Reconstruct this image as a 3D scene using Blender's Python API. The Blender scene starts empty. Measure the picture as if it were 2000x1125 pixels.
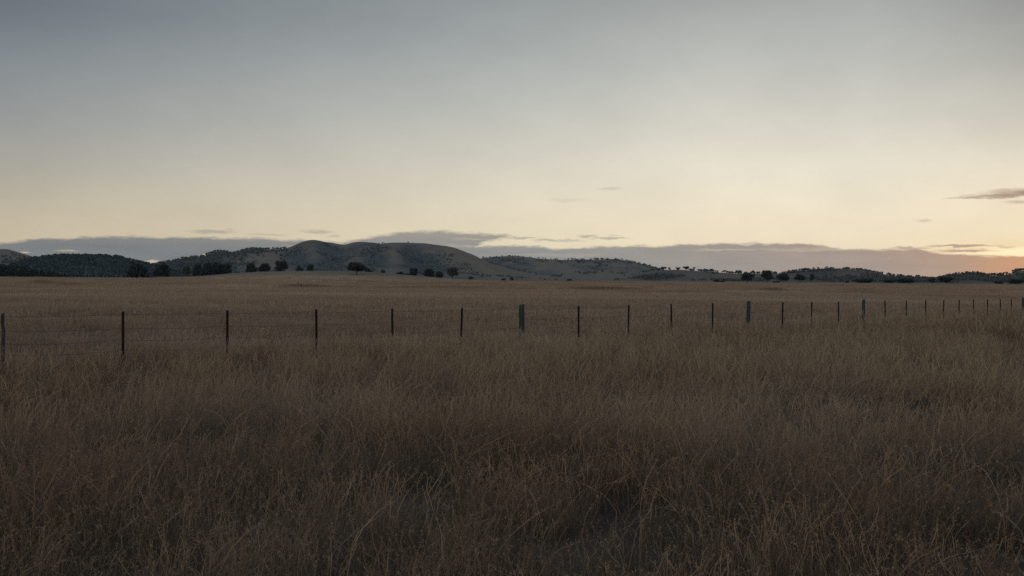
import bpy, math, random
import numpy as np
from mathutils import Matrix, Vector

random.seed(7)
rng = np.random.default_rng(11)
sc = bpy.context.scene
COL = sc.collection

# ------------------------------------------------------------------ camera
F = 2111.0            # focal length in photo pixels (photo 2000 x 1125)
EYE = 1.86
PITCH = math.atan(17.8 / F)
ROLL = math.atan(0.0072)
cam_d = bpy.data.cameras.new('camera')
cam_d.sensor_width = 36.0
cam_d.lens = 36.0 * F / 2000.0
cam_d.clip_start = 0.1
cam_d.clip_end = 60000
cam = bpy.data.objects.new('camera', cam_d)
COL.objects.link(cam)
ROT = Matrix.Rotation(math.radians(90) - PITCH, 4, 'X') @ Matrix.Rotation(ROLL, 4, 'Z')
cam.matrix_world = Matrix.Translation((0, 0, EYE)) @ ROT
sc.camera = cam
R3 = np.array(ROT.to_3x3())


def ray(px, py):
    d = R3 @ np.array([(px - 1000.0) / F, -(py - 562.5) / F, -1.0])
    return d / np.linalg.norm(d)


def az_el(px, py):
    d = ray(px, py)
    return math.atan2(d[0], d[1]), math.asin(d[2])


def at(px, py, depth):
    """World point seen at a photo pixel, at a given ground distance."""
    d = ray(px, py)
    s = depth / math.hypot(d[0], d[1])
    return np.array([d[0] * s, d[1] * s, EYE + d[2] * s])


def lin(r, g, b):
    f = lambda c: (c / 255 / 12.92) if c / 255 <= 0.04045 else ((c / 255 + 0.055) / 1.055) ** 2.4
    return (f(r), f(g), f(b), 1.0)


# ------------------------------------------------------------------ render settings
sc.render.engine = 'CYCLES'
sc.view_settings.view_transform = 'Standard'
sc.view_settings.look = 'None'
sc.view_settings.exposure = 0.0
sc.view_settings.gamma = 1.0
sc.cycles.use_denoising = False     # keep the fine grain of the grass
sc.cycles.max_bounces = 6
sc.cycles.diffuse_bounces = 3
sc.cycles.transmission_bounces = 3
sc.cycles.volume_bounces = 1
sc.cycles.sample_clamp_indirect = 4.0

# ------------------------------------------------------------------ world: dusk sky
SUN_AZ = math.radians(29.0)
SUN_EL = math.radians(1.5)
world = bpy.data.worlds.new('World')
sc.world = world
world.use_nodes = True
wt = world.node_tree
wt.nodes.clear()
WN, WL = wt.nodes, wt.links


def W(kind, **kw):
    n = WN.new(kind)
    for k, v in kw.items():
        setattr(n, k, v)
    return n


def wmath(op, a, b=None, c=None, clamp=False):
    n = W('ShaderNodeMath', operation=op, use_clamp=clamp)
    for i, v in enumerate((a, b, c)):
        if v is None:
            continue
        if isinstance(v, (int, float)):
            n.inputs[i].default_value = v
        else:
            WL.new(v, n.inputs[i])
    return n.outputs[0]


def wmix(f, a, b, blend='MIX'):
    n = W('ShaderNodeMix', data_type='RGBA', blend_type=blend)
    n.clamp_factor = True
    for i, v in ((0, f), (6, a), (7, b)):
        if isinstance(v, (int, float)):
            n.inputs[i].default_value = v
        elif isinstance(v, tuple):
            n.inputs[i].default_value = v
        else:
            WL.new(v, n.inputs[i])
    return n.outputs[2]


def wramp(fac, stops, interp='EASE'):
    n = W('ShaderNodeValToRGB')
    cr = n.color_ramp
    cr.interpolation = interp
    while len(cr.elements) < len(stops):
        cr.elements.new(0.5)
    for e, (p, c) in zip(cr.elements, stops):
        e.position = p
        e.color = c
    WL.new(fac, n.inputs[0])
    return n.outputs[0]


def wnoise(vec, scale, detail=4, rough=0.55):
    n = W('ShaderNodeTexNoise')
    n.inputs['Scale'].default_value = scale
    n.inputs['Detail'].default_value = detail
    n.inputs['Roughness'].default_value = rough
    WL.new(vec, n.inputs['Vector'])
    return n.outputs[0]


tc = W('ShaderNodeTexCoord')
sx = W('ShaderNodeSeparateXYZ')
WL.new(tc.outputs['Generated'], sx.inputs[0])
AZ = wmath('ARCTAN2', sx.outputs[0], sx.outputs[1])
EL = wmath('ARCSINE', sx.outputs[2])
# angle from the sun's azimuth, 0 .. 1
dif = wmath('ABSOLUTE', wmath('WRAP', wmath('SUBTRACT', AZ, SUN_AZ), math.pi, -math.pi))
ELN = wmath('DIVIDE', EL, math.radians(30), clamp=True)      # 0..30 degrees


def e2(y, x=1000):
    """photo row -> ramp position."""
    return max(0.0, min(1.0, az_el(x, y)[1] / math.radians(30)))


sunside = wramp(ELN, [
    (0.0, lin(243, 196, 140)), (e2(495, 2000), lin(250, 222, 172)), (e2(450, 2000), lin(246, 227, 192)),
    (e2(380, 2000), lin(244, 229, 201)), (e2(300, 2000), lin(228, 219, 199)), (e2(230, 2000), lin(207, 202, 189)), (e2(120, 2000), lin(178, 177, 170)),
    (e2(0, 2000), lin(153, 154, 151)), (0.75, lin(118, 128, 138)), (1.0, lin(96, 112, 132))], 'LINEAR')
rightside = wramp(ELN, [
    (0.0, lin(240, 212, 170)), (e2(480, 1400), lin(243, 226, 194)), (e2(410, 1400), lin(240, 228, 202)),
    (e2(330, 1400), lin(233, 226, 207)), (e2(230, 1400), lin(212, 209, 197)), (e2(130, 1400), lin(192, 193, 187)),
    (e2(0, 1400), lin(165, 168, 166)), (0.75, lin(124, 134, 142)), (1.0, lin(96, 112, 132))], 'LINEAR')
midside = wramp(ELN, [
    (0.0, lin(232, 214, 176)), (e2(470), lin(231, 217, 187)), (e2(400), lin(228, 218, 194)),
    (e2(320), lin(213, 208, 193)), (e2(220), lin(192, 193, 185)), (e2(110), lin(169, 174, 172)),
    (e2(0), lin(150, 156, 156)), (0.75, lin(112, 125, 140)), (1.0, lin(92, 108, 130))], 'LINEAR')
leftside = wramp(ELN, [
    (0.0, lin(214, 196, 164)), (e2(455, 0), lin(200, 186, 160)), (e2(400, 0), lin(190, 180, 159)),
    (e2(320, 0), lin(170, 167, 157)), (e2(220, 0), lin(150, 153, 152)), (e2(110, 0), lin(131, 138, 142)),
    (e2(0, 0), lin(108, 116, 125)), (0.75, lin(92, 106, 122)), (1.0, lin(84, 100, 122))], 'LINEAR')
nish = W('ShaderNodeTexSky', sky_type='NISHITA')
nish.sun_disc = False
nish.sun_elevation = SUN_EL
nish.sun_rotation = SUN_AZ
nish.air_density = 1.0
nish.dust_density = 2.0
nish_s = W('ShaderNodeVectorMath', operation='SCALE')
WL.new(nish.outputs[0], nish_s.inputs[0])
nish_s.inputs['Scale'].default_value = 1.15

a_r = SUN_AZ - az_el(2000, 500)[0]
a_q = SUN_AZ - az_el(1400, 500)[0]
a_m = SUN_AZ - az_el(1000, 500)[0]
a_l = SUN_AZ - az_el(0, 500)[0]
mr = W('ShaderNodeMapRange', interpolation_type='SMOOTHERSTEP')
f0_ = wmath('DIVIDE', wmath('SUBTRACT', dif, a_r), SUN_AZ - az_el(1690, 500)[0] - a_r, clamp=True)
f1 = wmath('DIVIDE', wmath('SUBTRACT', dif, a_q), a_m - a_q, clamp=True)
f2 = wmath('DIVIDE', wmath('SUBTRACT', dif, a_m), a_l - a_m, clamp=True)
WN.remove(mr)
sky = wmix(f1, wmix(f0_, sunside, rightside), midside)
sky = wmix(f2, sky, leftside)
f3 = wmath('DIVIDE', wmath('SUBTRACT', dif, a_l), 1.6, clamp=True)
sky = wmix(f3, sky, nish_s.outputs[0])
zen = wmath('DIVIDE', wmath('SUBTRACT', EL, math.radians(18)), math.radians(20), clamp=True)
sky = wmix(zen, sky, nish_s.outputs[0])

# faint high veil, very low contrast
cv = W('ShaderNodeCombineXYZ')
WL.new(AZ, cv.inputs[0])
WL.new(wmath('MULTIPLY', EL, 2.2), cv.inputs[1])
veil = wnoise(cv.outputs[0], 9.0, 5, 0.6)
veil = wmath('MULTIPLY_ADD', wmath('SUBTRACT', veil, 0.5), 0.22, 1.0)
vs = W('ShaderNodeVectorMath', operation='SCALE')
WL.new(sky, vs.inputs[0])
WL.new(veil, vs.inputs['Scale'])
sky = vs.outputs[0]

# clouds: azimuth / elevation with ragged edges
cn = W('ShaderNodeCombineXYZ')
WL.new(wmath('MULTIPLY', AZ, 55.0), cn.inputs[0])
WL.new(wmath('MULTIPLY', EL, 210.0), cn.inputs[1])
rag = wmath('SUBTRACT', wnoise(cn.outputs[0], 1.0, 6, 0.62), 0.5)
ELc = wmath('MULTIPLY_ADD', rag, 0.0080, EL)
cn2 = W('ShaderNodeCombineXYZ')
WL.new(wmath('MULTIPLY', AZ, 14.0), cn2.inputs[0])
WL.new(wmath('MULTIPLY', EL, 90.0), cn2.inputs[1])
soft = wnoise(cn2.outputs[0], 1.0, 4, 0.5)

A0, A1 = -0.75, 0.75
E0, E1 = -0.03, 0.06
AZN = wmath('DIVIDE', wmath('SUBTRACT', AZ, A0), A1 - A0, clamp=True)


def curve(points):
    n = W('ShaderNodeFloatCurve')
    c = n.mapping.curves[0]
    pts = sorted(((az_el(x, y)[0] - A0) / (A1 - A0), (az_el(x, y)[1] - E0) / (E1 - E0)) for x, y in points)
    pts = [(0.0, pts[0][1])] + pts + [(1.0, pts[-1][1])]
    while len(c.points) < len(pts):
        c.points.new(0.5, 0.5)
    for p, (u, v) in zip(c.points, pts):
        p.location = (u, min(1, max(0, v)))
        p.handle_type = 'VECTOR'
    n.mapping.update()
    WL.new(AZN, n.inputs['Value'])
    return wmath('MULTIPLY_ADD', n.outputs[0], E1 - E0, E0)


bankA_top = curve([(-700, 480), (-350, 470), (-120, 482), (0, 474), (40, 467), (80, 463), (120, 464), (150, 461), (205, 459), (300, 460),
                   (400, 461), (500, 463), (600, 467), (660, 470), (700, 466), (740, 457), (790, 451), (840, 448),
                   (890, 451), (940, 453), (975, 456), (1000, 459), (1012, 463), (1040, 545), (1200, 585)])
bankA_bot = curve([(-700, 600), (905, 600), (922, 491), (938, 481), (955, 475), (970, 472), (995, 467), (1012, 463), (1200, 460)])
bankB_top = curve([(600, 560), (840, 530), (862, 490), (890, 484), (920, 481), (950, 478.5), (1005, 476), (1050, 480), (1078, 484), (1140, 482),
                   (1190, 479), (1250, 478), (1330, 477), (1350, 475), (1400, 473), (1500, 473), (1585, 474), (1600, 479),
                   (1650, 483), (1720, 485), (1790, 483), (1810, 488), (1850, 494), (1900, 496), (2000, 498), (2150, 502), (2600, 500)])


def edge(top, width):
    return wmath('DIVIDE', wmath('SUBTRACT', top, ELc), width, clamp=True)


mA = wmath('MULTIPLY', edge(bankA_top, 0.0030), wmath('DIVIDE', wmath('SUBTRACT', ELc, bankA_bot), 0.0035, clamp=True))
mB = edge(bankB_top, 0.0026)
mask = wmath('MAXIMUM', mA, mB)
vecc = W('ShaderNodeCombineXYZ')
WL.new(AZ, vecc.inputs[0])
WL.new(ELc, vecc.inputs[1])


def streak(px, py, hw, hh, s):
    a, e = az_el(px, py)
    v = W('ShaderNodeVectorMath', operation='MULTIPLY_ADD')
    WL.new(vecc.outputs[0], v.inputs[0])
    su, sv = F / hw, F / hh
    v.inputs[1].default_value = (su, sv, 0)
    v.inputs[2].default_value = (-a * su, -e * sv, 0)
    ln = W('ShaderNodeVectorMath', operation='LENGTH')
    WL.new(v.outputs[0], ln.inputs[0])
    return wmath('MULTIPLY', wmath('MULTIPLY_ADD', ln.outputs['Value'], -1.5, 1.5, clamp=True), s)


gap = None
for g in [(50, 492, 12, 2.4, .7), (132, 490.5, 27, 2.4, .5), (300, 513, 24, 4.5, .8), (398, 499.5, 11, 3, .9), (590, 482, 40, 3.5, .5),
          (1600, 488, 160, 4, .22), (1420, 488, 100, 3, .22), (930, 467, 60, 2.0, .3), (905, 480, 55, 3, .2), (975, 476, 45, 2.2, .75), (1100, 498, 120, 4, .12)]:
    s = streak(*g)
    gap = s if gap is None else wmath('MAXIMUM', gap, s)
mask = wmath('MULTIPLY', mask, wmath('SUBTRACT', 1.0, gap))
for g in [(415, 453, 55, 4.5, .5), (450, 448, 10, 2.5, .35), (522, 458, 45, 3.5, .3), (620, 453, 40, 5.5, .45), (652, 461, 18, 3, .35),
          (1022, 464, 36, 3.2, .65), (1070, 470, 36, 4, .55), (1112, 469, 42, 2.6, .45), (1148, 462, 24, 3.2, .65),
          (1192, 465, 46, 3, .65), (1200, 459, 20, 2, .35), (1190, 369, 32, 4, .33), (1110, 391, 48, 5, .16), (1805, 431, 18, 2.6, .35),
          (1880, 480.5, 80, 3, .85), (1885, 489, 62, 3.6, .9), (1965, 482, 22, 2.6, .5), (1775, 485, 45, 3, .8),
          (2075, 374, 150, 10, 1.1), (1985, 380.5, 100, 6, .9), (1925, 385, 75, 3.6, .8), (2010, 394, 55, 4, .5), (1880, 387, 40, 2.0, .5),
          (2120, 440, 80, 6, .6), (-160, 420, 90, 6, .4)]:
    mask = wmath('MAXIMUM', mask, streak(*g))
mask = wmath('MINIMUM', mask, 1.0)


def aw(x):
    return (az_el(x, 500)[0] - A0) / (A1 - A0)


cloud_col = wramp(AZN, [
    (0.0, lin(104, 110, 116)), (aw(0), lin(122, 125, 125)), (aw(400), lin(126, 128, 128)), (aw(1000), lin(147, 147, 143)),
    (aw(1400), lin(160, 150, 142)), (aw(1700), lin(173, 154, 140)), (aw(1880), lin(186, 154, 129)), (aw(2000), lin(203, 158, 124)), (1.0, lin(150, 120, 104))], 'LINEAR')
# darker upper rim, paler belly
belly = wmath('MULTIPLY_ADD', wmath('SUBTRACT', soft, 0.5), 0.34, 1.0)
cs = W('ShaderNodeVectorMath', operation='SCALE')
WL.new(cloud_col, cs.inputs[0])
WL.new(belly, cs.inputs['Scale'])
# the after-glow where the sun went down
glow = streak(2025, 493, 175, 13, 1.0)
glow2 = streak(2010, 528, 130, 42, 1.0)
sky = wmix(wmath('MULTIPLY', glow, 1.0, clamp=True), sky, (1.12, 0.93, 0.58, 1.0))
high = wmath('DIVIDE', wmath('SUBTRACT', EL, az_el(2000, 492)[1]), 0.02, clamp=True)
ccol = wmix(wmath('MULTIPLY', high, 0.75), cs.outputs[0], wramp(AZN, [(aw(0), lin(150, 146, 138)), (aw(1000), lin(172, 162, 146)), (aw(2000), lin(158, 138, 124))], 'LINEAR'))
ccol = wmix(wmath('MULTIPLY', glow2, 0.5), ccol, lin(222, 160, 110))
sky = wmix(mask, sky, ccol)
# ground side of the world
below = wmath('DIVIDE', wmath('SUBTRACT', 0.0, EL), 0.05, clamp=True)
sky = wmix(below, sky, lin(60, 54, 48))
bg = W('ShaderNodeBackground')
bg.inputs['Strength'].default_value = 1.0
WL.new(sky, bg.inputs[0])
wo = W('ShaderNodeOutputWorld')
WL.new(bg.outputs[0], wo.inputs[0])
world.cycles.sampling_method = 'MANUAL'
world.cycles.sample_map_resolution = 1024

# ------------------------------------------------------------------ sun: dim, veiled by the cloud bank
sun_d = bpy.data.lights.new('sun', 'SUN')
sun_d.energy = 0.26
sun_d.angle = math.radians(14)
sun_d.color = (1.0, 0.72, 0.46)
sun = bpy.data.objects.new('sun', sun_d)
COL.objects.link(sun)
sd = Vector((math.sin(SUN_AZ) * math.cos(math.radians(4)), math.cos(SUN_AZ) * math.cos(math.radians(4)), math.sin(math.radians(4))))
sun.rotation_euler = sd.to_track_quat('Z', 'Y').to_euler()


# ------------------------------------------------------------------ helpers
def tag(o, label=None, cat=None, group=None, kind=None):
    if label:
        o['label'] = label
    if cat:
        o['category'] = cat
    if group:
        o['group'] = group
    if kind:
        o['kind'] = kind
    return o


def hash2(ix, iy, seed):
    h = (ix.astype(np.int64) * 374761393 + iy.astype(np.int64) * 668265263 + seed * 974711) & 0x7fffffff
    h = ((h ^ (h >> 13)) * 1274126177) & 0x7fffffff
    h = h ^ (h >> 16)
    return (h & 0xffff) / 65535.0


def vnoise(x, y, seed=0, octaves=3):
    """value noise 0..1 (numpy)."""
    x = np.asarray(x, float)
    y = np.asarray(y, float)
    out = np.zeros(np.broadcast(x, y).shape)
    amp, tot = 1.0, 0.0
    for o in range(octaves):
        fx, fy = np.floor(x), np.floor(y)
        tx, ty = x - fx, y - fy
        tx = tx * tx * (3 - 2 * tx)
        ty = ty * ty * (3 - 2 * ty)
        s = seed + o * 17
        v = (hash2(fx, fy, s) * (1 - tx) + hash2(fx + 1, fy, s) * tx) * (1 - ty) + (hash2(fx, fy + 1, s) * (1 - tx) + hash2(fx + 1, fy + 1, s) * tx) * ty
        out += v * amp
        tot += amp
        amp *= 0.5
        x = x * 2.03 + 5.1
        y = y * 2.03 + 3.7
    return out / tot


def sstep(a, b, x):
    t = np.clip((np.asarray(x, float) - a) / (b - a), 0, 1)
    return t * t * (3 - 2 * t)


def mesh_np(name, verts, faces, mat=None, parent=None, smooth=False, attr=None, tris=None):
    """one mesh object from numpy quads (faces: N x 4) and/or triangles (tris: M x 3)."""
    me = bpy.data.meshes.new(name)
    verts = np.ascontiguousarray(verts, dtype=np.float32)
    nq = 0 if faces is None else len(faces)
    nt = 0 if tris is None else len(tris)
    me.vertices.add(len(verts))
    me.vertices.foreach_set('co', verts.ravel())
    me.loops.add(nq * 4 + nt * 3)
    me.polygons.add(nq + nt)
    li = []
    st = []
    if nq:
        li.append(np.asarray(faces, dtype=np.int32).ravel())
        st.append(np.arange(nq, dtype=np.int32) * 4)
    if nt:
        li.append(np.asarray(tris, dtype=np.int32).ravel())
        st.append(nq * 4 + np.arange(nt, dtype=np.int32) * 3)
    me.loops.foreach_set('vertex_index', np.concatenate(li))
    me.polygons.foreach_set('loop_start', np.concatenate(st))
    if smooth:
        me.polygons.foreach_set('use_smooth', np.ones(nq + nt, dtype=bool))
    me.update(calc_edges=True)
    if attr:
        for k, v in attr.items():
            a = me.attributes.new(k, 'FLOAT', 'POINT')
            a.data.foreach_set('value', np.ascontiguousarray(v, dtype=np.float32))
    if mat:
        me.materials.append(mat)
    o = bpy.data.objects.new(name, me)
    COL.objects.link(o)
    if parent:
        o.parent = parent
    return o


def empty(name, loc):
    o = bpy.data.objects.new(name, None)
    COL.objects.link(o)
    o.location = loc
    o.empty_display_size = 0.2
    return o


class Mat:
    def __init__(self, name):
        self.m = bpy.data.materials.new(name)
        self.m.use_nodes = True
        self.t = self.m.node_tree
        self.t.nodes.clear()
        self.out = self.t.nodes.new('ShaderNodeOutputMaterial')

    def n(self, kind, **kw):
        x = self.t.nodes.new(kind)
        for k, v in kw.items():
            setattr(x, k, v)
        return x

    def l(self, a, b):
        self.t.links.new(a, b)

    def math(self, op, a, b=None, c=None, clamp=False):
        n = self.n('ShaderNodeMath', operation=op, use_clamp=clamp)
        for i, v in enumerate((a, b, c)):
            if v is None:
                continue
            if isinstance(v, (int, float)):
                n.inputs[i].default_value = v
            else:
                self.l(v, n.inputs[i])
        return n.outputs[0]

    def noise(self, scale, detail=4, rough=0.55, vec=None, stretch=None):
        if vec is None:
            vec = self.n('ShaderNodeNewGeometry').outputs['Position']
        if stretch:
            mp = self.n('ShaderNodeMapping')
            mp.inputs['Scale'].default_value = stretch
            self.l(vec, mp.inputs[0])
            vec = mp.outputs[0]
        t = self.n('ShaderNodeTexNoise')
        t.inputs['Scale'].default_value = scale
        t.inputs['Detail'].default_value = detail
        t.inputs['Roughness'].default_value = rough
        self.l(vec, t.inputs['Vector'])
        return t.outputs[0]

    def ramp(self, fac, stops):
        n = self.n('ShaderNodeValToRGB')
        cr = n.color_ramp
        while len(cr.elements) < len(stops):
            cr.elements.new(0.5)
        for e, (p, c) in zip(cr.elements, stops):
            e.position = p
            e.color = (*c, 1.0)
        self.l(fac, n.inputs[0])
        return n.outputs[0]

    def mix(self, f, a, b, blend='MIX'):
        n = self.n('ShaderNodeMix', data_type='RGBA', blend_type=blend)
        n.clamp_factor = True
        for i, v in ((0, f), (6, a), (7, b)):
            if isinstance(v, (int, float)):
                n.inputs[i].default_value = v
            elif isinstance(v, tuple):
                n.inputs[i].default_value = (*v, 1.0) if len(v) == 3 else v
            else:
                self.l(v, n.inputs[i])
        return n.outputs[2]

    def attr(self, name):
        a = self.n('ShaderNodeAttribute', attribute_type='GEOMETRY')
        a.attribute_name = name
        return a.outputs['Fac']

    def done(self, col, rough=0.9, translucent=0.0, spec=0.2, bump=None, bump_d=0.02):
        p = self.n('ShaderNodeBsdfPrincipled')
        p.inputs['Roughness'].default_value = rough
        p.inputs['Specular IOR Level'].default_value = spec
        if isinstance(col, tuple):
            p.inputs['Base Color'].default_value = (*col, 1.0)
        else:
            self.l(col, p.inputs['Base Color'])
        if bump is not None:
            b = self.n('ShaderNodeBump')
            b.inputs['Distance'].default_value = bump_d
            b.inputs['Strength'].default_value = 0.6
            self.l(bump, b.inputs['Height'])
            self.l(b.outputs[0], p.inputs['Normal'])
        s = p.outputs[0]
        if translucent:
            tr = self.n('ShaderNodeBsdfTranslucent')
            if isinstance(col, tuple):
                tr.inputs[0].default_value = (*col, 1.0)
            else:
                self.l(col, tr.inputs[0])
            mx = self.n('ShaderNodeMixShader')
            mx.inputs[0].default_value = translucent
            self.l(p.outputs[0], mx.inputs[1])
            self.l(tr.outputs[0], mx.inputs[2])
            s = mx.outputs[0]
        self.l(s, self.out.inputs[0])
        return self.m


# ------------------------------------------------------------------ materials
def grass_material(name, dark, mid, pale, grey):
    m = Mat(name)
    t = m.attr('tint')
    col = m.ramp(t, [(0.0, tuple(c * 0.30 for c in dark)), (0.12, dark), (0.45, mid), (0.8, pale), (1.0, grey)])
    patch = m.noise(0.16, 4, 0.6)
    col = m.mix(m.math('MULTIPLY_ADD', patch, 2.4, -0.85, clamp=True), m.mix(0.6, col, grey), col)
    big = m.noise(0.028, 3, 0.5, stretch=(1, 2.2, 1))
    col = m.mix(m.math('MULTIPLY_ADD', big, 3.0, -1.3, clamp=True), m.mix(1.0, col, (0.74, 0.70, 0.70), 'MULTIPLY'), col)
    return m.done(col, 0.9, 0.38, 0.04)


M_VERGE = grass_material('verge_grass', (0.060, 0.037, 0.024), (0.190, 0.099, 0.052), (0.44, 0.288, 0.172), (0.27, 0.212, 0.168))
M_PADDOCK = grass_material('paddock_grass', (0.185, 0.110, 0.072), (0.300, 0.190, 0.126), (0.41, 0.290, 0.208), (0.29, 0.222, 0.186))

g = Mat('ground')
geo = g.n('ShaderNodeNewGeometry').outputs['Position']
near_soil = g.ramp(g.noise(1.1, 5, 0.6), [(0.3, (0.022, 0.019, 0.018)), (0.7, (0.065, 0.047, 0.036))])
st1 = g.noise(0.03, 6, 0.62, stretch=(1.6, 0.35, 1))
st2 = g.noise(0.15, 5, 0.6, stretch=(1.4, 0.5, 1))
far_grass = g.ramp(g.math('MULTIPLY_ADD', st2, 0.45, g.math('MULTIPLY', st1, 0.55)),
                   [(0.34, (0.145, 0.088, 0.056)), (0.5, (0.245, 0.160, 0.106)), (0.66, (0.31, 0.217, 0.150))])
dist = g.n('ShaderNodeVectorMath', operation='LENGTH')
g.l(geo, dist.inputs[0])
far_f = g.math('DIVIDE', g.math('SUBTRACT', dist.outputs['Value'], 20.0), 60.0, clamp=True)
gc = g.mix(far_f, near_soil, far_grass)
# beyond the paddock the flats are greyer native pasture
edge_n = g.math('MULTIPLY_ADD', g.noise(0.01, 3, 0.5), 120.0, dist.outputs['Value'])
past = g.math('DIVIDE', g.math('SUBTRACT', edge_n, 520.0), 60.0, clamp=True)
pcol = g.ramp(g.noise(0.03, 5, 0.6, stretch=(0.6, 1.4, 1)), [(0.3, (0.095, 0.075, 0.058)), (0.7, (0.150, 0.118, 0.092))])
gc = g.mix(past, gc, pcol)
gc = g.mix(g.attr('rank'), gc, (0.055, 0.040, 0.026))
M_GROUND = g.done(gc, 1.0, 0, 0.0, g.noise(2.0, 5, 0.6), 0.06)


def hill_material(name, dry, scrub, cover):
    h = Mat(name)
    gully = h.attr('gully')
    n1 = h.noise(0.011, 7, 0.66)
    n2 = h.noise(0.05, 5, 0.65)
    base = h.mix(h.math('MULTIPLY_ADD', n2, 2.0, -0.5, clamp=True), tuple(c * 0.72 for c in dry), dry)
    f = h.math('ADD', h.math('MULTIPLY_ADD', n1, 1.0, h.math('MULTIPLY', n2, 0.35)), h.math('MULTIPLY', gully, 0.6))
    f = h.math('MULTIPLY_ADD', h.math('SUBTRACT', h.attr('wood'), 0.4), 0.7, f)
    f = h.math('MULTIPLY_ADD', f, 4.0, -4.0 * (1.0 - cover), clamp=True)
    col = h.mix(f, base, scrub)
    return h.done(col, 1.0, 0, 0.0)


M_HILL = hill_material('dry_hill', (0.140, 0.109, 0.090), (0.058, 0.060, 0.063), 0.36)
M_HILL_LEFT = hill_material('wooded_hill', (0.078, 0.070, 0.064), (0.036, 0.044, 0.050), 0.62)
M_HILL_RIGHT = hill_material('low_hill', (0.118, 0.090, 0.076), (0.052, 0.049, 0.047), 0.46)


def leaf_material(name, a, b):
    m = Mat(name)
    col = m.ramp(m.attr('tint'), [(0.0, a), (1.0, b)])
    return m.done(col, 0.9, 0.15, 0.06)


M_LEAF = leaf_material('eucalypt_leaves', (0.013, 0.019, 0.022), (0.036, 0.043, 0.044))
M_LEAF_PALE = leaf_material('pale_leaves', (0.030, 0.034, 0.028), (0.062, 0.064, 0.052))
b = Mat('bark')
M_BARK = b.done(b.ramp(b.noise(6, 4, 0.6, stretch=(3, 3, 0.6)), [(0.3, (0.035, 0.028, 0.022)), (0.7, (0.10, 0.085, 0.07))]), 0.9)
w = Mat('weathered_timber')
wc = w.ramp(w.noise(9, 5, 0.6, stretch=(6, 6, 0.5)), [(0.3, (0.016, 0.019, 0.022)), (0.7, (0.050, 0.057, 0.062))])
M_TIMBER = w.done(wc, 0.9, 0, 0.03, w.noise(14, 4, 0.6, stretch=(6, 6, 0.5)), 0.01)
s_ = Mat('steel_picket')
M_STEEL = s_.done(s_.ramp(s_.noise(12, 4, 0.6), [(0.35, (0.010, 0.009, 0.010)), (0.7, (0.022, 0.018, 0.018))]), 0.75, 0, 0.05)
wi = Mat('fence_wire')
M_WIRE = wi.done(wi.ramp(wi.noise(5, 3), [(0.3, (0.018, 0.016, 0.015)), (0.7, (0.04, 0.036, 0.034))]), 0.55, 0, 0.4)


# ------------------------------------------------------------------ ground
KNOLL_X = np.array([300, 370, 400, 450, 500, 560, 600, 680, 740, 800, 860, 920, 1000, 1060])
KNOLL_Y = np.array([541, 540, 538.5, 534, 531, 529.5, 529, 529, 532.5, 537.5, 542.5, 546, 549, 551])
KN_D = 560.0
_ka = np.array([az_el(x, y)[0] for x, y in zip(KNOLL_X, KNOLL_Y)])
_kz = np.array([at(x, y, KN_D)[2] for x, y in zip(KNOLL_X, KNOLL_Y)])


def base_z(x, y):
    d = np.hypot(x, y)
    z = 0.80 * sstep(70, 560, d) + 0.22 * (vnoise(x / 14.0, y / 14.0, 3, 3) - 0.5) * sstep(3, 12, d)
    z = z + 0.5 * (vnoise(x / 60.0, y / 60.0, 9, 2) - 0.5) * sstep(60, 200, d)
    return z


def ground_z(x, y):
    x = np.asarray(x, float)
    y = np.asarray(y, float)
    d = np.hypot(x, y)
    a = np.arctan2(x, y)
    z = base_z(x, y)
    kz = np.interp(a, _ka, _kz, left=-5, right=-5)
    up = np.maximum(kz - z, 0)
    prof = sstep(KN_D - 130, KN_D - 5, d) * (1 - sstep(KN_D + 40, KN_D + 260, d))
    return z + up * prof


RANK = []
for x0_, x1_, y_, th_, s_k in [(55, 112, 551.5, 1.6, .9), (112, 160, 555, 1.5, .5), (540, 650, 560.3, 1.5, .95), (650, 700, 561.5, 1.2, .4), (690, 740, 550, 1.3, .5), (755, 1000, 562, 1.4, .6), (880, 980, 562, 1.4, .5),
                               (1105, 1245, 564, 1.7, .9), (1010, 1050, 563, 1.3, .4), (1250, 1280, 563, 1.5, .5), (1485, 1532, 566.5, 1.6, .9), (1640, 1720, 566.5, 1.8, .5), (1590, 1680, 557, 1.2, .35), (1900, 1960, 570, 2, .4),
                               (300, 420, 556, 1.5, .35), (200, 330, 563, 1.6, .3), (780, 900, 555, 1.2, .35), (1330, 1400, 572, 2, .3)]:
    best = min(np.arange(90, 560, 1.0), key=lambda d_: abs(float(base_z(d_ * math.sin(az_el((x0_ + x1_) / 2, y_)[0]), d_ * math.cos(az_el((x0_ + x1_) / 2, y_)[0]))) - at((x0_ + x1_) / 2, y_, d_)[2]))
    a0_, a1_ = az_el(x0_, y_)[0], az_el(x1_, y_)[0]
    RANK.append(((a0_ + a1_) / 2, (a1_ - a0_) / 2, best, 0.95 * best * best / (F * EYE) * th_, s_k))


def rank_f(x, y):
    """long low soaks where the grass grows rank and dark."""
    d = np.hypot(x, y)
    a = np.arctan2(x, y)
    out = np.zeros(np.shape(d))
    for ac, aw_, dc, dw, sk in RANK:
        q = ((a - ac) / aw_) ** 2 + ((d - dc + (a - ac) * 40 * np.sin(dc)) / max(dw, 6.0)) ** 2
        out = np.maximum(out, sk * np.exp(-(q * 0.9) ** 2))
    return out


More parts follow.
